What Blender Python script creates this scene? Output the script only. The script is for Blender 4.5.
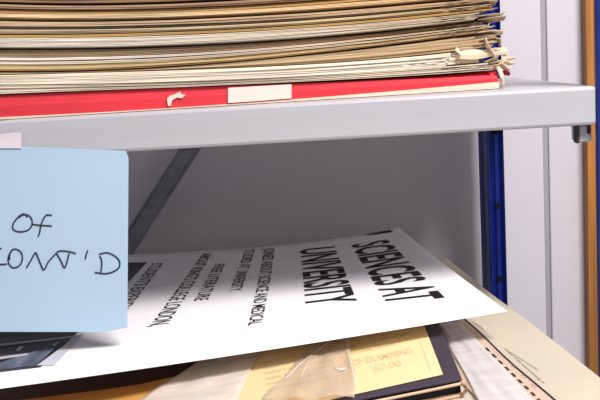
import bpy, bmesh, math, random
import numpy as np
from mathutils import Vector, Matrix

for o in list(bpy.data.objects): bpy.data.objects.remove(o)
C = bpy.context.scene.collection
random.seed(7)
rnd = random.Random(11)
R = math.radians

# ------------------------------------------------------------------ camera, world, light, exposure
F = 960.0                      # focal length in pixels of a 600 px wide frame
ZC = 1.445                     # eye height; the upper shelf's top is at 1.40
cam_d = bpy.data.cameras.new('camera'); cam = bpy.data.objects.new('camera', cam_d); C.objects.link(cam)
cam_d.sensor_width = 36; cam_d.lens = 36 * F / 600; cam_d.clip_start = .02
CM = Matrix.Rotation(R(90 - 8.6), 3, 'X') @ Matrix.Rotation(R(-3.3), 3, 'Z')
cam.matrix_world = Matrix.Translation((0, 0, ZC)) @ CM.to_4x4()
bpy.context.scene.camera = cam

sc = bpy.context.scene
sc.view_settings.view_transform = 'Standard'; sc.view_settings.look = 'None'
sc.view_settings.gamma = 1; sc.view_settings.exposure = 0.0; sc.view_settings.use_curve_mapping = False
w = bpy.data.worlds.new('room_light'); sc.world = w; w.use_nodes = True
w.node_tree.nodes['Background'].inputs[0].default_value = (1, .965, .97, 1)
w.node_tree.nodes['Background'].inputs[1].default_value = .47

def area(name, loc, target, sx, sy, power, col=(1, 1, 1)):
    l = bpy.data.lights.new(name, 'AREA'); l.shape = 'RECTANGLE'; l.size = sx; l.size_y = sy
    l.energy = power; l.color = col
    o = bpy.data.objects.new(name, l); C.objects.link(o); o.location = loc
    o.rotation_euler = (Vector(target) - Vector(loc)).to_track_quat('-Z', 'Y').to_euler()
    return o
area('ceiling_tube_light', (.72, -.04, 2.66), (.1, .95, 1.3), .7, .42, 53, (1, .965, .95))

# ------------------------------------------------------------------ measuring helpers
def ray(px, py):
    return CM @ Vector(((px - 300) / F, -(py - 200) / F, -1))
def at(px, py, Y):                                   # point at depth Y
    d = ray(px, py); t = Y / d.y
    return Vector((d.x * t, Y, ZC + d.z * t))
def atH(px, py, h):                                  # point h below the eye
    d = ray(px, py); t = -h / d.z
    return Vector((d.x * t, d.y * t, ZC - h))
SL = .12
def hb(x): return .278 + SL * (.2 - x)               # the top of the leaning lower pile, below the eye
def atB(px, py, off=0):                              # point on the leaning pile, off above it
    d = ray(px, py); t = -(.278 + SL * .2 - off) / (d.z - SL * d.x)
    return Vector((d.x * t, d.y * t, ZC + d.z * t))
def onB(x, y, off=0): return Vector((x, y, ZC - hb(x) + off))
def project(p):
    q = CM.transposed() @ (Vector(p) - Vector((0, 0, ZC)))
    return (300 + F * q.x / -q.z, 200 - F * q.y / -q.z)

# ------------------------------------------------------------------ materials
def lin(c): return tuple((x / 255 / 12.92) if x / 255 <= .04045 else ((x / 255 + .055) / 1.055) ** 2.4 for x in c)
MATS = {}
def mat(name, rgb, rough=.6, metal=0, var=0, scale=(8, 8, 8), rgb2=None, bump=0, spec=.3):
    if name in MATS: return MATS[name]
    m = bpy.data.materials.new(name); m.use_nodes = True; nt = m.node_tree
    b = nt.nodes['Principled BSDF']
    b.inputs['Roughness'].default_value = rough; b.inputs['Metallic'].default_value = metal
    b.inputs['Specular IOR Level'].default_value = spec
    c = lin(rgb)
    b.inputs['Base Color'].default_value = (*c, 1)
    if var or rgb2 or bump:
        tc = nt.nodes.new('ShaderNodeTexCoord'); mp = nt.nodes.new('ShaderNodeMapping')
        nz = nt.nodes.new('ShaderNodeTexNoise'); nz.inputs['Scale'].default_value = 1; nz.inputs['Detail'].default_value = 5
        mp.inputs['Scale'].default_value = scale
        nt.links.new(tc.outputs['Object'], mp.inputs[0]); nt.links.new(mp.outputs[0], nz.inputs['Vector'])
        if var or rgb2:
            rp = nt.nodes.new('ShaderNodeValToRGB')
            c2 = lin(rgb2) if rgb2 else tuple(x * (1 - var) for x in c)
            rp.color_ramp.elements[0].position = .36; rp.color_ramp.elements[1].position = .64
            rp.color_ramp.elements[0].color = (*c2, 1); rp.color_ramp.elements[1].color = (*c, 1)
            nt.links.new(nz.outputs[0], rp.inputs[0]); nt.links.new(rp.outputs[0], b.inputs['Base Color'])
        if bump:
            bn = nt.nodes.new('ShaderNodeBump'); bn.inputs['Strength'].default_value = bump; bn.inputs['Distance'].default_value = .002
            nt.links.new(nz.outputs[0], bn.inputs['Height']); nt.links.new(bn.outputs[0], b.inputs['Normal'])
    MATS[name] = m; return m
def plastic(name, rgb, opaque, scale=(30, 60, 30)):
    m = bpy.data.materials.new(name); m.use_nodes = True; nt = m.node_tree
    b = nt.nodes['Principled BSDF']; out = nt.nodes['Material Output']
    b.inputs['Base Color'].default_value = (*lin(rgb), 1); b.inputs['Roughness'].default_value = .22
    tr = nt.nodes.new('ShaderNodeBsdfTransparent'); mx = nt.nodes.new('ShaderNodeMixShader')
    tc = nt.nodes.new('ShaderNodeTexCoord'); mp = nt.nodes.new('ShaderNodeMapping'); mp.inputs['Scale'].default_value = scale
    mp.inputs['Rotation'].default_value = (0, 0, .5)
    nz = nt.nodes.new('ShaderNodeTexNoise'); nz.inputs['Scale'].default_value = 1; nz.inputs['Detail'].default_value = 4; nz.inputs['Distortion'].default_value = .5
    mr = nt.nodes.new('ShaderNodeMapRange'); mr.inputs[1].default_value = .3; mr.inputs[2].default_value = .7
    mr.inputs[3].default_value = max(0, opaque - .12); mr.inputs[4].default_value = min(1, opaque + .12)
    bn = nt.nodes.new('ShaderNodeBump'); bn.inputs['Strength'].default_value = .12; bn.inputs['Distance'].default_value = .003
    nt.links.new(tc.outputs['Object'], mp.inputs[0]); nt.links.new(mp.outputs[0], nz.inputs['Vector'])
    nt.links.new(nz.outputs[0], mr.inputs[0]); nt.links.new(mr.outputs[0], mx.inputs[0])
    nt.links.new(nz.outputs[0], bn.inputs['Height']); nt.links.new(bn.outputs[0], b.inputs['Normal'])
    nt.links.new(tr.outputs[0], mx.inputs[1]); nt.links.new(b.outputs[0], mx.inputs[2]); nt.links.new(mx.outputs[0], out.inputs[0])
    return m

M_grey = mat('grey_painted_steel', (180, 179, 185), .38, 0, .05, (3, 3, 60), spec=.4)
M_wall = mat('lilac_white_wall_paint', (205, 200, 207), .8, 0, .03, (3, 3, 3))
M_groove = mat('grey_joint', (158, 154, 162), .8)
M_blue = mat('glossy_blue_steel', (14, 36, 122), .28, 0, .25, (4, 4, 40), spec=.5)
M_hole = mat('black_hole_shadow', (8, 8, 14), .9)
M_brace = mat('dark_galvanised_steel', (142, 144, 156), .42, .1, .35, (20, 20, 60))
M_wood = mat('orange_wood', (186, 124, 62), .5, 0, .5, (220, 220, 4))
M_floor = mat('grey_floor', (150, 148, 150), .7, 0, .1)
M_white = mat('poster_white_paper', (244, 240, 243), .55, 0, .02, (5, 5, 5), spec=.2)
M_ink = mat('black_print', (30, 24, 26), .6)
M_note = mat('pale_blue_paper', (172, 198, 219), .7, 0, .03, (8, 8, 8), spec=.15)
M_pen = mat('dark_pen_ink', (32, 36, 62), .5)
M_red = mat('red_cloth', (216, 54, 66), .6, 0, .12, (25, 25, 120), bump=.1)
M_cream = mat('cream_paper', (226, 208, 180), .75, 0, .08, (6, 6, 6))

# ------------------------------------------------------------------ object helpers
def link(name, me, parent=None, loc=None):
    o = bpy.data.objects.new(name, me); C.objects.link(o)
    if loc is not None: o.location = loc
    if parent is not None:
        o.parent = parent; bpy.context.view_layer.update() if False else None
    return o
def tag(o, label=None, cat=None, group=None, kind=None):
    if label: o['label'] = label
    if cat: o['category'] = cat
    if group: o['group'] = group
    if kind: o['kind'] = kind
    return o
def empty(name, loc):
    o = bpy.data.objects.new(name, None); o.empty_display_size = .02; C.objects.link(o); o.location = loc; return o
class MB:
    def __init__(s): s.v = []; s.f = []
    def quadgrid(s, rows, closed=False):             # rows: list of equal length point lists
        b = len(s.v); n = len(rows[0])
        for r in rows: s.v += [tuple(p) for p in r]
        for i in range(len(rows) - 1):
            for j in range(n - 1 + (1 if closed else 0)):
                j2 = (j + 1) % n
                s.f.append((b + i * n + j, b + i * n + j2, b + (i + 1) * n + j2, b + (i + 1) * n + j))
        return b, n
    def loft(s, rows):                               # closed sections with caps
        b, n = s.quadgrid(rows, True)
        s.f.append(tuple(b + j for j in range(n))[::-1])
        s.f.append(tuple(b + (len(rows) - 1) * n + j for j in range(n)))
    def box(s, x0, x1, y0, y1, z0, z1):
        s.loft([[(x0, y0, z), (x1, y0, z), (x1, y1, z), (x0, y1, z)] for z in (z0, z1)])
    def prism(s, top, th, up=Vector((0, 0, 1))):      # polygon of points, thickened downwards
        s.loft([[Vector(p) - up * th for p in top], [Vector(p) for p in top]])
    def tube(s, pts, r, n=8, r2=None):
        rows = []
        for i, p in enumerate(pts):
            p = Vector(p); a = Vector(pts[max(0, i - 1)]); c = Vector(pts[min(len(pts) - 1, i + 1)])
            t = (c - a).normalized(); u = t.cross(Vector((0, 0, 1)))
            if u.length < .01: u = t.cross(Vector((0, 1, 0)))
            u.normalize(); q = t.cross(u)
            rr = r if r2 is None else r + (r2 - r) * i / (len(pts) - 1)
            rows.append([p + (u * math.cos(2 * math.pi * k / n) + q * math.sin(2 * math.pi * k / n)) * rr for k in range(n)])
        s.loft(rows)
    def build(s, name, m, parent=None, bevel=0, smooth=False, solid=0, subsurf=0):
        org = Vector((0, 0, 0))
        if parent is None and s.v:                   # origin at the base of the thing
            xs = [p[0] for p in s.v]; ys = [p[1] for p in s.v]; zs = [p[2] for p in s.v]
            org = Vector(((min(xs) + max(xs)) / 2, (min(ys) + max(ys)) / 2, min(zs)))
        else:
            q = parent; 
            while q is not None: org = org + q.location; q = q.parent
        me = bpy.data.meshes.new(name)
        me.from_pydata([tuple(Vector(p) - org) for p in s.v], [], s.f); me.update()
        bm = bmesh.new(); bm.from_mesh(me); bmesh.ops.recalc_face_normals(bm, faces=bm.faces); bm.to_mesh(me); bm.free()
        me.materials.append(m)
        if smooth:
            for p in me.polygons: p.use_smooth = True
        o = link(name, me, parent, org if parent is None else None)
        if solid:
            md = o.modifiers.new('thickness', 'SOLIDIFY'); md.thickness = solid; md.offset = -1
        if bevel:
            md = o.modifiers.new('bevel', 'BEVEL'); md.width = bevel; md.segments = 2; md.limit_method = 'ANGLE'
        if subsurf:
            md = o.modifiers.new('sub', 'SUBSURF'); md.levels = subsurf; md.render_levels = subsurf
        return o

# ------------------------------------------------------------------ the setting
YF, YB = .905, 1.30            # shelf front and back
YF_ = .905; XR, XL = at(595.5, 100, YF_).x, -.72           # shelf ends
YW = 1.345                     # wall behind
ZU, ZL = 1.40, ZC - .425       # tops of the upper and lower shelf

m = MB(); m.box(-2.2, 2.6, -1.6, YW + .3, -.05, 0); tag(m.build('floor', M_floor), kind='structure')
GX0, GX1 = at(541.3, 40, YW).x, at(546.5, 40, YW).x
m = MB(); m.box(-2.2, GX0, YW, YW + .1, 0, 2.7); m.box(GX1, 2.6, YW - .002, YW + .1, 0, 2.7)
tag(m.build('wall_back', M_wall, bevel=.002), kind='structure')
m = MB(); m.box(GX0, GX1, YW + .0012, YW + .1, 0, 2.7); tag(m.build('trim_2', M_groove), 'grey recessed joint between the wall panels', kind='structure')
wx = at(585.5, 40, YW - .02).x
m = MB(); m.box(wx, wx + .045, YW - .022, YW - .002, 0, 2.7)
tag(m.build('trim_1', M_wood, bevel=.0015), 'orange wooden upright strip on the wall', kind='structure')

# ------------------------------------------------------------------ shelving: posts, shelves, brace
def post(name, x0, x1, y0, y1, label, group, angle=False):
    e = empty(name, ((x0 + x1) / 2, (y0 + y1) / 2, 0))
    # rolled section: flat flanges and two raised ribs on the face, folded edges
    w_ = x1 - x0; prof = []
    for fx, fy in ((0, 0), (.12, -.0025), (.24, 0), (.36, .004), (.5, .001), (.64, .001), (.76, .004), (.86, 0), (.95, -.0025), (1, .002)):
        prof.append((x0 + fx * w_, y0 + fy))
    back = [(x1, y1), (x1 - .006, y1), (x1 - .006, y1 - .012), (x1 - .004, y1 - .014), (x1 - .004, y0 + .008), (x0 + .004, y0 + .008),
            (x0 + .004, y1 - .014), (x0 + .008, y1 - .012), (x0 + .008, y1), (x0, y1), (x0 - .0015, y1 - .008), (x0, y1 - .016), (x0 + .002, y1 - .022), (x0, y0 + .01)]
    sec = prof + back
    if angle:                                        # plain angle: thin front flange, side flange away from the shelf
        sec = [(x0, y0 + .001), (x0 + .001, y0), (x0 + .012, y0), (x0 + .014, y0 + .001), (x0 + .026, y0 + .001), (x0 + .028, y0), (x1 - .002, y0), (x1, y0 + .002),
               (x1, y1), (x1 - .002, y1), (x1 - .002, y0 + .0035), (x0 + .003, y0 + .0035), (x0 + .003, y0 + .007), (x0, y0 + .007)]
    m = MB(); m.loft([[(x, y, z) for x, y in sec] for z in (0, 2.1)])
    m.build('upright', M_blue, e, bevel=.0006)
    m2 = MB(); m3 = MB()
    m2.box(x0 if angle else x0 - .004, x1 + .004, y0 - .005, y1 + .004, 0, .004)
    m2.build('foot_plate', M_blue, e)
    z = ZL - .006 - 7 * .1
    cx = (x0 + x1) / 2
    k = 0
    while k < 21:
        zz = .12 + k * .0985 + .0295
        hm = MB(); n = 14
        hm.loft([[(cx + .0015 + .0036 * math.cos(2 * math.pi * i / n), yy, zz + .0042 * math.sin(2 * math.pi * i / n)) for i in range(n)] for yy in (y0 - .0006, y0 + .004)])
        hm.build('bolt_hole', M_hole, e)
        k += 1
    tag(e, label, 'shelving post', group); return e
bx0 = at(487, 180, YB - .05).x; bx1 = at(504.5, 180, YB - .05).x
post('shelving_post', bx0, bx1, YB - .052, YB + .003, 'glossy blue steel shelving post at the back, between the shaded and the bright wall', 'blue shelving posts')
fx0 = XR + .0006
post('shelving_post', fx0, fx0 + .042, YF - .003, YF + .042, 'blue steel shelving post at the front, cut off by the right edge of the photo', 'blue shelving posts', True)

def shelf(name, z, label):
    m = MB(); t = .0012; lip = .0365; i = .012
    x0, x1, y0, y1 = XL, XR, YF, YB - .054
    b = .003
    # top plate, with rounded front fold running into the front lip and its return
    prof = [(y0 + i, z - lip), (y0 + b, z - lip), (y0 + .0008, z - lip + .001), (y0, z - lip + b), (y0, z - b), (y0 + .0008, z - .0008), (y0 + b, z),
            (y1 - b, z), (y1 - .0008, z - .0008), (y1, z - b), (y1, z - lip + b), (y1 - b, z - lip), (y1 - i, z - lip),
            (y1 - i, z - lip + t), (y1 - b, z - lip + t), (y1 - t, z - lip + b), (y1 - t, z - b - t), (y1 - b - t, z - t),
            (y0 + b + t, z - t), (y0 + t, z - b - t), (y0 + t, z - lip + b), (y0 + b, z - lip + t), (y0 + i, z - lip + t)]
    m.loft([[(x, y, zz) for y, zz in prof] for x in (x0, x1)])
    m.box(x0, bx0 - .004, y1 + .0004, YB - .008, z - lip, z - .0002)  # unseen back piece, added to keep light from falling behind the shelf
    for xa, xb in ((x0, x0 + t), (x1 - t, x1)): m.box(xa, xb, y0 + .003, y1 - .003, z - .03, z - .0006)
    o = m.build(name, M_grey)
    return tag(o, label, 'shelf', 'grey steel shelves')
shelf('steel_shelf', ZU, 'upper grey steel shelf with a deep front lip carrying the stack of old papers')
shelf('steel_shelf', ZL, 'lower grey steel shelf under the poster and leaning documents')

# bracket under the right end of the upper shelf, held by the front post
e = empty('shelf_bracket', (.265, YF + .02, ZU - .055))
p0 = at(574.5, 136, YF + .02).x
m = MB(); m.box(p0, p0 + .0025, YF + .012, YF + .024, ZU - .0545, ZU - .0375); m.build('end_flange', mat('dark_steel', (70, 66, 70), .5, .4), e, bevel=.0006)
m = MB(); m.box(p0 + .0025, XR + .0005, YF + .014, YF + .040, ZU - .0535, ZU - .0375)
m.build('bracket_body', mat('worn_zinc', (225, 226, 236), .4, .0, .4, (90, 30, 40)), e, bevel=.0015)
m = MB(); m.box(p0 + .010, XR - .0005, YF + .0135, YF + .0165, ZU - .046, ZU - .0375)
m.build('lug', mat('rust_brown_steel', (96, 66, 62), .6, .2), e, bevel=.0006)
tag(e, 'small worn metal bracket under the right end of the upper shelf, beside the front post', 'bracket')

# diagonal brace behind the shelves
yb = YB - .004
a0, a1 = at(177, 150, yb), at(201.5, 150, yb); b0, b1 = at(118, 236, yb), at(141, 250, yb)
d = ((a0 + a1) / 2 - (b0 + b1) / 2).normalized(); ctr = (a0 + a1) / 2
wid = Vector((d.z, 0, -d.x)); W = .0125
m = MB(); rows = []
for s in (-.42, .28):
    c = ctr + d * s
    rows.append([c - wid * W, c - wid * W + Vector((0, -.006, 0)), c - wid * (W - .0025) + Vector((0, -.006, 0)), c - wid * (W - .003) + Vector((0, -.002, 0)),
                 c + wid * (W - .004) + Vector((0, -.002, 0)), c + wid * (W - .003) + Vector((0, -.004, 0)), c + wid * W + Vector((0, -.004, 0)), c + wid * W])
m.loft(rows)
tag(m.build('diagonal_brace', M_brace, bevel=.0005), 'dark steel brace slanting up behind the shelves against the shaded wall', 'brace')

# ------------------------------------------------------------------ the stack of old papers on the upper shelf
PX = [0, 100, 200, 300, 400, 500]
def yfront(x): return .937 + .105 * x
def curve(ys):
    xs, zs = [], []
    for px, py in zip(PX, ys):
        x = (px - 300) / F * .93
        for _ in range(4):
            p = at(px, py, yfront(x)); x = p.x
        xs.append(x); zs.append(p.z)
    k = np.polyfit(xs, zs, 3)
    return lambda x: float(np.polyval(k, min(.215, max(-.30, x))))
K = [curve(c) for c in (
    [-34, -33, -37, -44, -54, -64],     # 0 above the frame
    [3, 5, 1, -4, -12, -21],            # 1
    [20, 21, 18, 13, 5, -4],            # 2
    [35, 34, 31, 26, 17, 7],            # 3
    [49, 48, 45, 40, 29, 18],           # 4
    [72, 70, 65, 56, 43, 31],           # 5
    [75, 72, 69, 65, 57, 46],           # 6
    [85, 84, 81, 77, 70, 62],           # 7
    [95, 91, 86.5, 82, 77, 70],         # 8 red top
    [117, 112, 106, 98.5, 90.5, 81.5],  # 9 red bottom
    [95.5, 91.5, 87, 83.3, 80, 75.5],   # 10 red front's upper edge
)]
# (from curve, fraction, to fraction, colour, sheets, end px, front offset mm, look)
L = [
 (0, .00, .30, (176, 152, 118), 5, 486, 3, 'tan'), (0, .32, .62, (200, 186, 160), 5, 495, 0, 'cream'),
 (0, .64, .96, (150, 124, 96), 4, 490, 2, 'brown'),
 (1, .06, .30, (172, 146, 128), 3, 493, 1, 'mauve brown'), (1, .36, .58, (186, 158, 110), 2, 489, 3, 'olive tan'),
 (1, .62, .84, (232, 212, 182), 3, 496, -2, 'pale cream'),
 (2, .08, .42, (198, 180, 158), 4, 497, 0, 'beige'), (2, .46, .60, (168, 156, 158), 2, 488, 3, 'grey'),
 (2, .64, .94, (208, 196, 172), 3, 499, -1, 'straw'),
 (3, .02, .20, (196, 164, 112), 2, 506, 0, 'yellowed'), (3, .24, .86, (220, 210, 196), 7, 487, -3, 'off-white'),
 (4, .06, .36, (176, 154, 134), 4, 489, 2, 'dull brown'), (4, .38, .50, (238, 226, 212), 2, 494, -1, 'white-edged'),
 (4, .55, .68, (228, 220, 208), 2, 503, 0, 'light grey'), (4, .70, .96, (206, 184, 146), 4, 497, 1, 'straw-coloured'),
 (5, .12, .96, (196, 180, 158), 4, 504, 2, 'thin fawn'),
 (6, .06, .98, (236, 222, 202), 7, 457, -4, 'thick ivory'),
 (7, .04, .46, (236, 222, 198), 4, 494, -3, 'soft cream'), (7, .50, .90, (226, 214, 194), 4, 498, -3, 'loose greyish'),
]
n_l = len(L)
ORD = ['first', 'second', 'third', 'fourth', 'fifth', 'sixth', 'seventh', 'eighth', 'ninth', 'tenth', 'eleventh', 'twelfth', 'thirteenth',
       'fourteenth', 'fifteenth', 'sixteenth', 'seventeenth', 'eighteenth', 'nineteenth', 'twentieth']
def wob(seed):
    r = random.Random(seed); ph = [r.uniform(0, 6.28) for _ in range(4)]; fr = [9, 23, 51, 97]; am = [.5, .3, .15, .1]
    return lambda x: sum(a * math.sin(f * x + p) for a, f, p in zip(am, fr, ph))
bundles = []
def seat(li):                                        # how far a sheaf's body fills the gap to its neighbours
    k, f0, f1 = L[li][:3]
    a = (f0 + L[li - 1][2]) / 2 if li and L[li - 1][0] == k else 0
    b = (f1 + L[li + 1][1]) / 2 if li + 1 < n_l and L[li + 1][0] == k else 1
    return a + .01, b - .01
for li, (k, f0, f1, col, ns, endpx, off, look) in enumerate(L):
    A, B_ = K[k], K[k + 1]
    e = MB(); r = random.Random(100 + li)
    xr = (endpx - 300) / F * .955
    wt = wob(li)
    for s in range(ns):
        g0, g1 = f0 + (f1 - f0) * s / ns, f0 + (f1 - f0) * (s + (.93 if k < 5 else .975)) / ns
        dy = off * .001 + r.uniform(-.0012, .0012); wv = wob(li * 31 + s)
        xe = xr + r.uniform(-.006, .002) if s else xr
        xs_ = [-.36 + (xe + .36) * i / 90 for i in range(91)]
        rows = []
        for i, x in enumerate(xs_):
            zt = A(x) + (B_(x) - A(x)) * g0; zb = A(x) + (B_(x) - A(x)) * g1
            wz = .00022 * wv(x)
            y = yfront(x) + dy + .0006 * wv(x * .8 + 1)
            if i > 82: y += .0016 * r.uniform(0, 1); zt -= r.uniform(0, .0004)
            yb_ = y + .27
            fa, fb_ = seat(li); ze = A(x) + (B_(x) - A(x)) * fa if s == 0 else zt + wz; zf = A(x) + (B_(x) - A(x)) * fb_ if s == ns - 1 else zb + wz
            rows.append([(x, y, zb + wz), (x, y - .0003, (zt + zb) / 2 + wz), (x, y, zt + wz), (x, y + .012, ze), (x, yb_, ze), (x, yb_, zf), (x, y + .012, zf)])
        e.loft(rows)
    if li == 16:                                     # inner sheets running on past the rolled corner
        for s in range(3):
            rows = []
            for i in range(30):
                x = xr - .01 + .04 * i / 29; y = yfront(x) + .008 + s * .001; g0, g1 = .05 + .3 * s, .05 + .3 * (s + .9)
                zt = A(x) + (B_(x) - A(x)) * g0; zb = A(x) + (B_(x) - A(x)) * g1
                rows.append([(x, y, zb), (x, y, zt), (x, y + .2, zt), (x, y + .2, zb)])
            e.loft(rows)
    if li not in (10, 12, 16, 17, 18): col = (col[0], int(col[1] * .965), int(col[2] * .90))
    mm = mat('aged_paper_%s' % look.replace(' ', '_'), col, .8, 0, 0, (3, 40, 900), rgb2=tuple(int(c * .84) for c in col), bump=.15)
    if li < 16 and not mm.get('browned'):            # the sheets are browned towards their right-hand end
        mm['browned'] = 1; nt = mm.node_tree; b = nt.nodes['Principled BSDF']; src = b.inputs['Base Color'].links[0].from_socket
        tc = nt.nodes.new('ShaderNodeTexCoord'); sx = nt.nodes.new('ShaderNodeSeparateXYZ'); mr = nt.nodes.new('ShaderNodeMapRange')
        mx = nt.nodes.new('ShaderNodeMix'); mx.data_type = 'RGBA'; mx.blend_type = 'MULTIPLY'
        nt.links.new(tc.outputs['Object'], sx.inputs[0]); nt.links.new(sx.outputs[0], mr.inputs[0])
        mr.inputs[1].default_value = -.08; mr.inputs[2].default_value = .22; nt.links.new(mr.outputs[0], mx.inputs[0])
        mx.inputs[7].default_value = (.78, .68, .56, 1) if li in (10, 12, 13, 5) else (.92, .84, .74, 1)
        nt.links.new(src, mx.inputs[6]); nt.links.new(mx.outputs[2], b.inputs['Base Color'])
    o = e.build('paper_bundle', mm)
    pos = n_l - 1 - li
    if pos == 0: lab = 'loose greyish sheaf of old papers lying directly on the red book'
    else: lab = '%s sheaf of old papers in the tall stack, %s sheaf above the red book' % (look, ORD[pos])
    tag(o, lab, 'paper bundle', 'sheaves of old papers stacked on the red book')
    bundles.append(o)

def flap(parent, name, pts, wdt, m_, seed=0):
    """a curled torn tongue of paper following pts, wdt wide in depth"""
    r = random.Random(seed); rows = []
    for i, p in enumerate(pts):
        p = Vector(p); ww = wdt * (1 - .35 * i / (len(pts) - 1))
        rows.append([p + Vector((r.uniform(-.001, .001), ww * j / 3 + r.uniform(-.0008, .0008), .0014 * math.sin(j * 1.4 + i) - .0009 * j)) for j in range(4)])
    m = MB(); m.quadgrid(rows); return m.build(name, m_, parent, solid=.0005, smooth=True)
def pz(px, py, dy=0):
    x = (px - 300) / F * .95; return at(px, py, yfront(x) + dy)
M_fl = mat('torn_cream_paper', (226, 206, 176), .8, 0, .12, (30, 30, 30))
M_fl2 = mat('torn_tan_paper', (196, 176, 150), .8, 0, .2, (30, 30, 30))
flap(bundles[9], 'torn_edge', [pz(470, 18), pz(485, 16.5), pz(496, 15, .002), pz(503, 14, .003), pz(507.5, 9.5, .004)], .03, M_fl2, 1)
flap(bundles[9], 'torn_edge', [pz(478, 20), pz(494, 18.5), pz(506, 17, .002)], .02, M_fl2, 11)
flap(bundles[5], 'torn_edge', [pz(478, 2), pz(488, 1.5), pz(497, 2.2, .002)], .02, M_fl2, 2)
flap(bundles[13], 'torn_edge', [pz(478, 29), pz(488, 27), pz(490, 24, .002)], .02, M_fl2, 3)
flap(bundles[13], 'torn_edge', [pz(478, 33), pz(492, 31.5), pz(503, 32, .002)], .02, M_fl, 4)
flap(bundles[14], 'torn_edge', [pz(480, 40), pz(494, 38), pz(502, 39.5, .001), pz(501, 44, .001)], .02, M_fl2, 5)
flap(bundles[15], 'torn_edge', [pz(486, 38, -.004), pz(488, 44, -.005), pz(493, 51, -.004), pz(497, 57, -.003)], .012, M_fl, 6)
# the next folder behind the ivory one, its mouth flared at the right
rows = []; N = 26
for i in range(N + 1):
    t = i / N; px = 459 + 48 * t
    yt = 51.5 - 3.5 * t - 1.2 * math.sin(t * 7); yb_ = 58.8 - 3 * t + 1.5 * math.sin(t * 5)
    P, Q = pz(px, yt, .003), pz(px, yb_, .002)
    rows.append([Q, (P + Q) / 2 + Vector((0, -.0015, 0)), P, P + Vector((0, .06, 0)), Q + Vector((0, .06, 0))])
m = MB(); m.loft(rows); m.build('folded_end', M_fl, bundles[16])
m = MB(); m.tube([pz(456, 49, -.004), pz(458, 51, -.0055), pz(459, 55, -.005), pz(457, 58.5, -.004)], .0022, 8)
m.build('rolled_corner', M_fl, bundles[16], smooth=True)
for q, (pts, wd) in enumerate((
    ([(490, 63), (500, 61.5), (508, 58), (513, 57), (517, 56)], .012), ([(488, 66), (498, 66), (506, 61), (511, 63), (516, 62)], .01),
    ([(494, 50), (502, 50), (506, 54), (502, 60), (496, 66)], .007), ([(497, 60), (505, 66), (509, 69), (511, 66)], .008), ([(486, 62), (495, 58), (499, 55)], .008))):
    flap(bundles[17], 'torn_edge', [pz(a, b, .001 + .001 * i) for i, (a, b) in enumerate(pts)], wd, M_fl, 20 + q)

# red book at the bottom of the stack
xe = pz(500, 80).x
def strip_rows(fa, fb, x0, x1, dy0, dy1, n=60, depth=.24, bulge=.0):
    rows = []
    for i in range(n + 1):
        x = x0 + (x1 - x0) * i / n; y0 = yfront(x) + dy0; zt, zb = fa(x), fb(x)
        rows.append([(x, y0, zb), (x, y0 - bulge, (zt + zb) / 2), (x, y0, zt), (x, y0 + depth, zt), (x, y0 + depth, zb)])
    return rows
book = empty('red_book', (-.05, yfront(-.05) + .12, ZU))
xb_end = pz(498, 80).x
bot = lambda x: ZU + .0006
fr = lambda x: min(1, max(0, (x + .06) / .25))
redb = lambda x: max(K[9](x), ZU + .0012)
rows = []
for i in range(61):
    x = -.36 + (xb_end + .36) * i / 60; y0 = yfront(x); a, b, c = redb(x), K[10](x), K[8](x) - .0012
    rows.append([(x, y0 - .0005, a), (x, y0 - .0013, (a + b) / 2), (x, y0 - .0005, b), (x, y0 + .010, max(b, c) + .0001), (x, y0 + .275, max(b, c)), (x, y0 + .275, a)])
m = MB(); m.loft(rows)
m.build('red_cover', M_red, book, smooth=False)
m = MB(); m.loft(strip_rows(lambda x: redb(x) - .0001, bot, -.36, pz(501, 84).x, -.0015, 0, depth=.28))
m.build('lower_board', mat('cream_board', (216, 200, 180), .7, 0, .1, (20, 20, 200)), book)
m = MB(); m.tube([pz(498, 68, .002), pz(499.5, 70, -.0015), pz(501.5, 76, -.002), pz(502.5, 82, -.002), pz(501.5, 87, -.001)], .0024, 10)
m.build('spine_cap', mat('pinkish_cloth', (232, 206, 182), .7, 0, .15, (50, 50, 50)), book, smooth=True)
def on_red(px, py, dy): x = (px - 300) / F * .93; return at(px, py, yfront(x) - .0022 + dy)
m = MB(); m.loft([[on_red(a, b, dd) for a, b in ((228, 87.8), (260, 86), (291.5, 84.3), (291.5, 98.3), (260, 100.8), (228, 103))] for dd in (.002, 0)])
m.build('spine_label', mat('pink_white_label', (244, 206, 196), .6, 0, .05, (40, 40, 40)), book)
m = MB(); m.loft([[on_red(a, b, dd) for a, b in ((167, 99), (170, 95.5), (175, 94.2), (180, 91.5), (181, 94), (185.5, 95), (182, 98.2), (177, 97.5), (172, 100.5), (171, 105.5), (168, 106))] for dd in (.002, 0)])
m.build('torn_patch', mat('bare_board', (232, 200, 186), .8), book)
flap(book, 'loose_thread', [pz(500, 71, .006), pz(506, 71, .005), pz(510, 72.5, .004)], .006, mat('dull_red', (150, 50, 60), .8), 31)
tag(book, 'red cloth book with a pale label on its edge, bottom of the upper paper stack', 'book')

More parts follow.
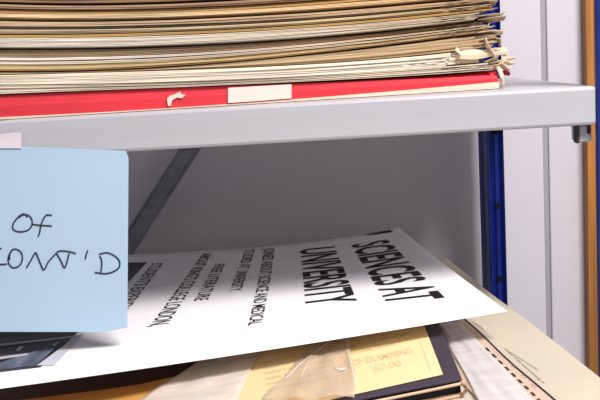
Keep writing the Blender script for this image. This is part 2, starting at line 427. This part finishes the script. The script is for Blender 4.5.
# ------------------------------------------------------------------ the poster
FP = [(507, 311, .248), (400, 328.5, .257), (300, 344.5, .265), (200, 360, .272), (100, 374.5, .277), (0, 388, .282), (-95, 401, .286)]
BP = [(398, 227, .236), (340, 237.5, .239), (285, 245, .241), (230, 249, .2415), (165, 252.5, .242), (100, 256, .243), (40, 259, .244)]
FP3 = [atH(*p) for p in FP]; BP3 = [atH(*p) for p in BP]
def arclen(P):
    s = [0]
    for a, b in zip(P, P[1:]): s.append(s[-1] + (b - a).length)
    return [x / s[-1] for x in s]
sF, sB = arclen(FP3), arclen(BP3)
kF = [np.polyfit(sF, [p[i] for p in FP3], 3) for i in range(3)]
kB = [np.polyfit(sB, [p[i] for p in BP3], 3) for i in range(3)]
def S(u, v, up=0):
    a = Vector([float(np.polyval(k, u)) for k in kF]); b = Vector([float(np.polyval(k, u)) for k in kB])
    p = a.lerp(b, v); p.z += -.002 * math.sin(math.pi * v) + up
    return p
def inv(px, py):
    u, v = .3, .5
    for _ in range(30):
        q = project(S(u, v)); e0 = px - q[0]; e1 = py - q[1]
        qu = project(S(u + 1e-3, v)); qv = project(S(u, v + 1e-3))
        a, c = (qu[0] - q[0]) / 1e-3, (qu[1] - q[1]) / 1e-3; b, d_ = (qv[0] - q[0]) / 1e-3, (qv[1] - q[1]) / 1e-3
        det = a * d_ - b * c
        u += max(-.3, min(.3, (e0 * d_ - b * e1) / det)); v += max(-.3, min(.3, (a * e1 - c * e0) / det))
    return u, v
poster = MB(); poster.quadgrid([[S(i / 60, j / 30) for j in range(31)] for i in range(61)])
poster = poster.build('poster', M_white, solid=.0006, smooth=True)
tag(poster, 'large white poster with bold black university lettering, lying flat on the lower pile', 'poster')

def glyphs(body, bold=.0):
    cu = bpy.data.curves.new('t', 'FONT'); cu.body = body; cu.size = 1; cu.offset = bold; cu.resolution_u = 3
    o = bpy.data.objects.new('t', cu); C.objects.link(o)
    dg = bpy.context.evaluated_depsgraph_get(); me = bpy.data.meshes.new_from_object(o.evaluated_get(dg))
    bm = bmesh.new(); bm.from_mesh(me)
    vs = [v.co.copy() for v in bm.verts]; bm.verts.index_update()
    fs = [tuple(v.index for v in f.verts) for f in bm.faces]
    bm.free(); bpy.data.objects.remove(o); bpy.data.meshes.remove(me); bpy.data.curves.remove(cu)
    x0, x1 = min(v.x for v in vs), max(v.x for v in vs); y0, y1 = 0, .69
    return [((v.x - x0) / (x1 - x0), (v.y - y0) / (y1 - y0)) for v in vs], fs
def print_line(surf, body, st, sb, et, eb, name, m_, parent, bold=.02, cuts=None):
    """st/sb: surface coordinates of the first letter's top and foot, et/eb: the last letter's"""
    vs, fs = glyphs(body, bold); mb = MB()
    for t, c in vs:
        top = (st[0] + (et[0] - st[0]) * t, st[1] + (et[1] - st[1]) * t); ft = (sb[0] + (eb[0] - sb[0]) * t, sb[1] + (eb[1] - sb[1]) * t)
        mb.v.append(tuple(surf(ft[0] + (top[0] - ft[0]) * c, ft[1] + (top[1] - ft[1]) * c)))
    mb.f = fs
    return mb.build(name, m_, parent)
SP = lambda u, v: S(u, v, .0005)
def pl(body, st, sb, et, eb, bold=.02):
    print_line(SP, body, inv(*st), inv(*sb), inv(*et), inv(*eb), 'printed_line', M_ink, poster, bold)
pl('SCIENCES AT', (387, 239.5), (352, 245), (444, 298), (389, 304), .02)
pl('UNIVERSITY', (334, 246.5), (301, 249.5), (356, 301), (307, 307), .02)
pl('JOINED ABOUT SCIENCE AND MEDICAL', (275, 248), (264, 249), (262, 324), (248, 326), .005)
pl('STUDIED AT UNIVERSITY.', (255, 249.5), (245, 250.5), (241, 291), (229, 292.5), .005)
pl('FREE LITERATURE', (225, 264), (215, 264.5), (208, 300), (194, 301.5), .005)
pl("ABOUT KING'S COLLEGE LONDON,", (212, 253), (202, 254), (168, 325), (149, 327), .005)
pl("STUDENT'S EXPERIENCE", (163, 263), (152, 263.5), (124, 316), (108, 317), .005)
# the cut-off stroke of the word before SCIENCES
m = MB(); c = [inv(*p) for p in ((390, 230), (393.5, 232), (375, 234.8), (362, 235.3))]
m.v = [tuple(SP(u, min(v, .995))) for u, v in c]; m.f = [(0, 1, 2, 3)]; m.build('printed_stroke', M_ink, poster)
# printed photograph along the left of the poster
M_pic = mat('dark_printed_picture', (70, 72, 84), .35, 0, 0, (14, 60, 14), rgb2=(30, 28, 34))
def patch(cs, name, m_, up=.0005, n=8, par=None):
    uv = [inv(*p) for p in cs]; mb = MB(); rows = []
    for i in range(n + 1):
        r_ = []
        for j in range(n + 1):
            a, b = i / n, j / n
            u = (uv[0][0] * (1 - a) + uv[1][0] * a) * (1 - b) + (uv[3][0] * (1 - a) + uv[2][0] * a) * b
            v = (uv[0][1] * (1 - a) + uv[1][1] * a) * (1 - b) + (uv[3][1] * (1 - a) + uv[2][1] * a) * b
            r_.append(S(u, v, up))
        rows.append(r_)
    mb.quadgrid(rows); return mb.build(name, m_, par or poster)
pic = patch([(147, 262.5), (41, 367.5), (-90, 383), (52, 264)], 'printed_picture', M_pic, n=14)
patch([(84, 334), (79, 335), (37, 366), (54, 366)], 'picture_border', mat('pale_grey_print', (196, 196, 206), .5), .0007)
patch([(45, 348), (55, 349), (36, 366), (-30, 374)], 'picture_detail', mat('blue_grey_print', (112, 122, 142), .45, 0, 0, (60, 20, 20), rgb2=(78, 84, 100)), .0008, par=pic)
for q in ([(84, 335.5), (80, 337.5), (-10, 348), (-10, 346)], [(20, 347), (24, 347.5), (19, 352.5), (16, 351)], [(57, 343), (59, 343.5), (55, 347), (52, 346.5)], [(28, 354), (28, 356), (-10, 362), (-10, 359)]):
    patch(q, 'picture_detail', mat('light_print', (186, 182, 188), .5), .001, 4, par=pic)

# ------------------------------------------------------------------ the lower pile
def slab(name, pts, th, m_, parent=None, bevel=.0004):
    m = MB(); m.prism(pts, th); return m.build(name, m_, parent, bevel=bevel)
# folders filling the pile beneath, thicker towards the right so that everything above leans
floor_h = .4245
fill = [(.0, .22, (200, 186, 160), 'buff'), (.225, .48, (150, 128, 100), 'brown'), (.485, .74, (214, 206, 190), 'off-white'), (.745, .985, (186, 160, 120), 'tan')]
FO = ['lowest', 'second from the bottom', 'third from the bottom', 'topmost']
for q, (a, b, c, lk) in enumerate(fill):
    m = MB()
    for s in range(5):
        g0, g1 = a + (b - a) * s / 5, a + (b - a) * (s + .9) / 5; rows = []
        y0, y1 = .915 + .008 * q + rnd.uniform(-.002, .002), 1.235
        for x in (-.33 + .01 * q, .0, .215 - .006 * q):
            z0 = ZC - floor_h; z1 = ZC - hb(x) - .0075
            zb, zt = z0 + (z1 - z0) * g0, z0 + (z1 - z0) * g1
            rows.append([(x, y0, zb), (x, y0, zt), (x, y1, zt), (x, y1, zb)])
        m.loft(rows)
    tag(m.build('document_folder', mat('folder_' + lk.replace('-', '_'), c, .8, 0, .15, (5, 40, 500))),
        '%s paper folder hidden under the cream folder, %s on the lower shelf' % (lk, FO[q]), 'folder', 'folders at the base of the lower pile')

# big cream folder: its right edge runs back beside the wall
ra, rb = atB(455, 265), atB(600, 378); rd = (rb - ra)
def redge(t, off=0, dx=0): p = ra + rd * t; return onB(p.x + dx, p.y, off)
cream = MB()
for s in range(4):
    dx = -.0012 * s
    cream.prism([redge(1.12, -.0016 * s, dx), redge(.66, -.0016 * s, dx + .0012), redge(.36, -.0016 * s, dx - .0006), redge(0, -.0016 * s, dx), redge(-.12, -.0016 * s, dx), onB(-.06, 1.225, -.0016 * s), onB(-.0, .80, -.0016 * s)], .0013)
cream = cream.build('cream_folder', mat('cream_folder_card', (196, 185, 166), .7, 0, .07, (9, 9, 9)))
tag(cream, 'large cream folder with faint print, its right edge running back beside the pale wall', 'folder')
M_fp = mat('faint_brown_print', (150, 134, 122), .8)
def bsurf(P0, P1, P2, off):                         # affine print surface on the leaning pile
    return lambda u, v: (lambda p: onB(p.x, p.y, off))(P0 + (P1 - P0) * u + (P2 - P0) * v)
def bline(body, a, b, hpx, off, parent, m_=M_fp, bold=0):
    A, B2, H_ = atB(*a, off), atB(*b, off), atB(a[0] + hpx[0], a[1] + hpx[1], off)
    print_line(bsurf(A, B2, H_, off + .0003), body, (0, 1), (0, 0), (1, 1), (1, 0), 'printed_line', m_, parent, bold)
bline('minutes of the annual meeting of', (504, 349), (543, 384), (3, -.4), 0, cream)
bline('the laboratory committee', (509, 358.5-6), (537, 376.5-6), (2.8, -.4), 0, cream)
bline('volume', (472, 322), (483, 330), (2.8, -.4), 0, cream)

# pinkish ledger sheet with a dark edge and a dashed margin
pk_r = [(457, 312), (465, 320), (475, 328.5), (487, 340), (500, 353), (515, 367), (533, 382), (553, 399), (572, 415)]
pts = [atB(a, b, .0022) for a, b in pk_r]
lowp = [onB(p.x - .05, p.y - .004, .0022) for p in pts]
m = MB(); rows = [[a, b, b - Vector((0, 0, .0016)), a - Vector((0, 0, .0016))] for a, b in zip(pts, lowp)]; m.loft(rows)
pink = m.build('ledger_sheet', mat('pink_buff_paper', (200, 176, 158), .75, 0, .08, (20, 20, 20)))
tag(pink, 'pinkish buff sheet with a dark edge line and dashed margin, lying on the cream folder', 'paper sheet')
m = MB(); m.tube([p + Vector((.0002, 0, .0004)) for p in pts], .0008, 6); m.build('dark_edge', mat('dark_edge_line', (62, 52, 56), .6), pink)  # thin dark line along the right edge
m = MB()
for i in range(9):
    t = i / 8; a = (486 + 52 * t, 348 + 51 * t); b = (a[0] + 3.2, a[1] + 3.3)
    P, Q = atB(*a, .0022), atB(*b, .0022); n_ = Vector((.0011, 0, 0)); zz = Vector((0, 0, .0004))
    m.loft([[P - n_, P + n_, Q + n_, Q - n_], [P - n_ + zz, P + n_ + zz, Q + n_ + zz, Q - n_ + zz]])
m.build('dashed_margin', mat('black_dashes', (48, 42, 44), .7), pink)
for i in range(4):
    t = .25 + i * .2; a = (488 + 50 * t, 343 + 49 * t)
    bline('41', a, (a[0] + 4, a[1] + 3.5), (2, -1.2), .0024, pink, M_fp)

# clear sleeve over the left of it
def membrane(name, pix, off, m_, amp=.0012, seed=0, label=None, cat=None, sag=None, n=16):
    """four-sided crumpled film, corners in order front-left, front-right, back-right, back-left on the leaning pile"""
    c = [p if isinstance(p, Vector) else atB(p[0], p[1], off) for p in pix]
    r = random.Random(seed); ph = [r.uniform(0, 6) for _ in range(6)]; rows = []
    for i in range(n + 1):
        a = i / n; row = []
        for j in range(n + 1):
            b = j / n; p = c[0].lerp(c[1], a).lerp(c[3].lerp(c[2], a), b)
            ed = 1
            z = amp * ed * (math.sin(17 * a + 5 * b + ph[0]) * .5 + math.sin(9 * b - 13 * a + ph[1]) * .4 + .5 * abs(math.sin(11 * a + 8 * b + ph[2])))
            row.append(p + Vector((amp * .8 * math.sin(12 * b + ph[3]) * (1 if a in (0, 1) else 0), amp * .8 * math.sin(9 * a + ph[4]) * (1 if b in (0, 1) else 0), z + amp * .6)))
        rows.append(row)
    m = MB(); m.quadgrid(rows); o = m.build(name, m_, smooth=True, solid=.00025)
    if label: tag(o, label, cat, 'clear plastic sleeves in the lower pile')
    return o
P_grey = plastic('clear_sleeve_grey', (234, 230, 230), .55)
membrane('plastic_sleeve', [onB(.1338, .70, .004), atB(549, 417, .004), atB(460, 322, .004), onB(.1345, .97, .004)], .005, P_grey, .0007, 3,
         'greyish clear plastic sleeve between the black-edged book and the pinkish sheet', 'plastic sleeve', n=24)

# dark book with a rounded beige lower cover
OB = .0165
B_fr = atB(462, 378, OB); B_br = atB(440, 325, OB); B_fl_dir = (atB(340, 402, OB) - B_fr).normalized()
back_dir = (B_br - B_fr).normalized()
LW, LD = .235, .27
def bk(s, t, dz=0):                                  # s to the left along the front, t to the back
    p = B_fr + B_fl_dir * s + back_dir * t; q = onB(p.x, p.y, OB); q.z += dz; return q
e = empty('black_book', bk(LW / 2, LD / 2, -.014))
M_navy = mat('charcoal_cover', (66, 58, 70), .5, 0, .12, (20, 20, 20))
m = MB(); m.prism([bk(.0, 0), bk(LW, 0), bk(LW, LD), bk(0, LD)], .0026); m.build('front_board', M_navy, e, bevel=.0008)
M_beige = mat('beige_cloth_edge', (214, 178, 150), .7, 0, .15, (40, 40, 40))
m = MB(); m.tube([bk(LW, -.003, -.0046), bk(.12, -.003, -.0044), bk(.06, -.0032, -.0042), bk(.02, -.0034, -.0038), bk(.004, -.003, -.0036), bk(-.001, .001, -.0048), bk(-.0022, .005, -.007)], .0014, 8)
m.build('turned_edge', M_beige, e, smooth=True)
m = MB(); m.prism([bk(.001, .004, -.0028), bk(LW - .002, .004, -.0028), bk(LW - .002, LD - .004, -.0028), bk(.001, LD - .004, -.0028)], .0108)
m.build('hollow_dark', mat('black_inner', (18, 15, 17), .9), e)  # solid black block paints the dark hollow under the beige edge
m = MB(); m.prism([bk(-.0005, -.001, -.0138), bk(LW, -.001, -.0138), bk(LW, LD, -.0138), bk(-.0005, LD, -.0138)], .0022); m.build('back_board', M_beige, e, bevel=.0006)
m = MB(); m.tube([bk(.001, -.003, -.0036), bk(-.0024, -.0022, -.0052), bk(-.003, -.0015, -.0085), bk(-.0024, -.0015, -.0118), bk(.001, -.0015, -.0135)], .0015, 8)
m.build('worn_corner', mat('worn_brown_cloth', (186, 150, 126), .8, 0, .3, (90, 90, 90)), e, smooth=True)
tag(e, 'charcoal covered book with a turned beige edge, under the yellow typed sheet', 'book')

# yellow typed sheet on the book
YS = OB + .0012
M_yel = mat('yellow_paper', (236, 209, 160), .7, 0, .06, (14, 14, 14))
ya, yb2, yc = atB(443, 374, YS), atB(425, 327, YS), atB(345, 396, YS)
yl = (yc - ya).normalized(); yk = (yb2 - ya).normalized()
def yp(s, t): p = ya + yl * s + yk * t; return onB(p.x, p.y, YS)
ysheet = slab('typed_sheet', [yp(0, 0), yp(.205, 0), yp(.205, .24), yp(0, .24)], .0007, M_yel)
tag(ysheet, 'yellow sheet with faded typing and a ruled right margin, lying on the charcoal book', 'paper sheet')
M_faint = mat('faded_type', (210, 190, 144), .8)
def yline(body, s0, s1, t, hgt, m_=M_faint):
    print_line(lambda u, v: (lambda p: onB(p.x, p.y, YS + .0003))(ya + yl * u + yk * v), body, (s0, t + hgt), (s0, t), (s1, t + hgt), (s1, t), 'typed_line', m_, ysheet)
def ypix(body, a, b, up, m_=M_faint):
    A, B2, H_ = atB(*a, YS), atB(*b, YS), atB(a[0] + up[0], a[1] + up[1], YS)
    print_line(bsurf(A, B2, H_, YS + .0003), body, (0, 1), (0, 0), (1, 1), (1, 0), 'typed_line', m_, ysheet)
ypix('OF EXAMINING', (352, 366), (413, 353), (-1, -5.5))
ypix('67.00', (374, 371), (402, 365.5), (-1, -5.5))
ypix('the volumes of the society of', (350, 355), (402, 343.5), (-.6, -3.6))
ypix('department of the library and papers', (349, 348), (410, 334.5), (-.5, -3))
for k_ in range(6): ypix('received from the school this day', (262 + k_, 364 + 5.4 * k_), (332 + k_, 350 + 5.4 * k_), (-.5, -3))
m = MB(); m.loft([[onB(*(yp(.009, .012).xy), YS + z_), onB(*(yp(.0096, .012).xy), YS + z_), onB(*(yp(.0096, .10).xy), YS + z_), onB(*(yp(.009, .10).xy), YS + z_)] for z_ in (.0, .0003)])
m.build('ruled_margin', M_faint, ysheet)

# amber envelope at the left
AO = .0150
brn = slab('brown_shade_sheet', [onB(-.35, .86, .008), onB(-.108, .84, .008), onB(-.108, 1.10, .008), onB(-.34, 1.12, .008)], .006, mat('dark_brown_shade', (92, 66, 50), .7, 0, .2, (10, 30, 10)), bevel=.001)  # dark brown sheet stands in for amber paper in the poster's shade
tag(brn, 'dark brown sheet painting the shade under the left of the poster, behind the amber envelope', 'folder')
AP = [atB(a, b, AO) for a, b in ((-70, 408), (0, 401.5), (40, 397.5), (95, 390.5), (140, 384), (185, 374), (197, 371))]  # back edge cut along the poster's shadow line
amb = slab('envelope', AP + [onB(-.112, .77, AO), onB(-.35, .77, AO)], .003, mat('amber_manila', (212, 158, 84), .6, 0, .16, (10, 30, 10)), bevel=.0008)
tag(amb, 'amber manila envelope showing below the left front edge of the poster', 'envelope')

P_pale = plastic('clear_sleeve_pale', (246, 234, 222), .66, (12, 50, 20))
P_clear = plastic('clear_sleeve_crumpled', (226, 206, 184), .36, (60, 25, 20))
membrane('plastic_sleeve', [(120, 412), (236, 404), (262, 345), (205, 358)], .019, P_pale, .0006, 5,
         'milky clear plastic sleeve between the amber envelope and the yellow sheet', 'plastic sleeve')
s2 = membrane('plastic_sleeve', [(262, 402), (356, 398), (350, 328), (322, 334)], .0192, P_clear, .0016, 8,
         'crumpled clear plastic sleeve with painted crease highlights lying across the yellow sheet', 'plastic sleeve')
M_cr = plastic('crease_highlight', (250, 244, 236), .4)
for pts_, r0 in (([(334, 338), (318, 350), (300, 364), (286, 378)], .0006), ([(342, 338), (348, 352), (352, 368), (356, 385)], .0007), ([(334, 368), (340, 369.5), (346, 368.5)], .0013), ([(318, 345), (300, 378)], .0005)):
    m = MB(); m.tube([atB(a, b, .0215) for a, b in pts_], r0, 6); m.build('crease', M_cr, s2, smooth=True)  # whitish tubes paint the highlights along the sleeve's creases

# ------------------------------------------------------------------ blue note and white tape on the upper shelf's lip
def ny(px, py): return YF - .0016 - .003 * max(0, (py - 160) / 170) - .0015 * max(0, (px - 60) / 70) ** 2 * max(0, (py - 200) / 130)
def nt_(px, py, dy=0): return at(px, py, ny(px, py) + dy)
m = MB(); rows = []; n = 24
for i in range(n + 1):
    b = i / n; row = []
    for j in range(n + 1):
        a = j / n
        x = -62 + (128.6 - 1.2 * b + 62) * a
        yt = 146.2 + 4.6 * max(0, min(1, (x - 20) / 105)); ybm = 331.8 - 4.5 * max(0, (x - 95) / 33) ** 2 - 2 * max(0, (20 - x) / 60) * 0
        if j == n and i == 0: x -= 2.5; yt += .2
        row.append(nt_(x, yt + (ybm - yt) * b))
    rows.append(row)
m.quadgrid(rows); note = m.build('blue_note', M_note, solid=.0003)
tag(note, 'pale blue paper note with handwriting, hanging from the lip of the upper shelf', 'note')
def zz(pts): return [(x * 140 / 600, 200 + y * 90 / 386) for x, y in pts]
strokes = [
 [(118, 72), (104, 60), (84, 68), (60, 96), (54, 118), (66, 132), (96, 136), (124, 126), (138, 104), (134, 78), (118, 64), (96, 64), (84, 74)],
 [(222, 66), (202, 64), (188, 78), (176, 108), (170, 140), (164, 156)], [(140, 104), (170, 108), (204, 110), (222, 112)],
 [(6, 206), (-8, 214), (-30, 236), (-36, 258), (-20, 272), (6, 276), (30, 274)],
 [(52, 216), (38, 238), (36, 266), (48, 286), (66, 290), (86, 278), (96, 254), (92, 228), (74, 212), (56, 212), (44, 226), (40, 256)],
 [(114, 290), (134, 256), (152, 226), (160, 240), (174, 274), (188, 300), (206, 268), (228, 242), (250, 220)],
 [(250, 220), (270, 218), (300, 222), (326, 230)], [(244, 232), (262, 262), (276, 292), (288, 262), (296, 230)],
 [(376, 216), (370, 234), (366, 252)],
 [(428, 240), (436, 262), (434, 300), (430, 312)], [(426, 232), (460, 226), (492, 240), (512, 262), (510, 290), (484, 308), (448, 316), (406, 310)],
]
for st in strokes:
    P = zz(st); Q = []
    for i in range(len(P) - 1):                       # smooth the pen path
        p0, p1, p2, p3 = P[max(0, i - 1)], P[i], P[i + 1], P[min(len(P) - 1, i + 2)]
        for t in (0, .25, .5, .75):
            Q.append(tuple(.5 * (2 * p1[k] + (p2[k] - p0[k]) * t + (2 * p0[k] - 5 * p1[k] + 4 * p2[k] - p3[k]) * t * t + (3 * p1[k] - p0[k] - 3 * p2[k] + p3[k]) * t ** 3) for k in (0, 1)))
    Q.append(P[-1])
    m = MB(); m.tube([nt_(a, b, -.0005) for a, b in Q], .00078, 6); m.build('pen_stroke', M_pen, note)
m = MB(); m.quadgrid([[at(x, y, YF - .0026 - .0004 * (b == 0)) for b, y in enumerate((132.5 if x > 0 else 134, 140, 148.3))] for x in (-50, -20, 0, 14, 21.5)])
tape = m.build('label_tape', mat('white_label', (216, 208, 216), .45), solid=.0004)
tag(tape, 'white sticky label on the shelf lip above the blue note', 'label')
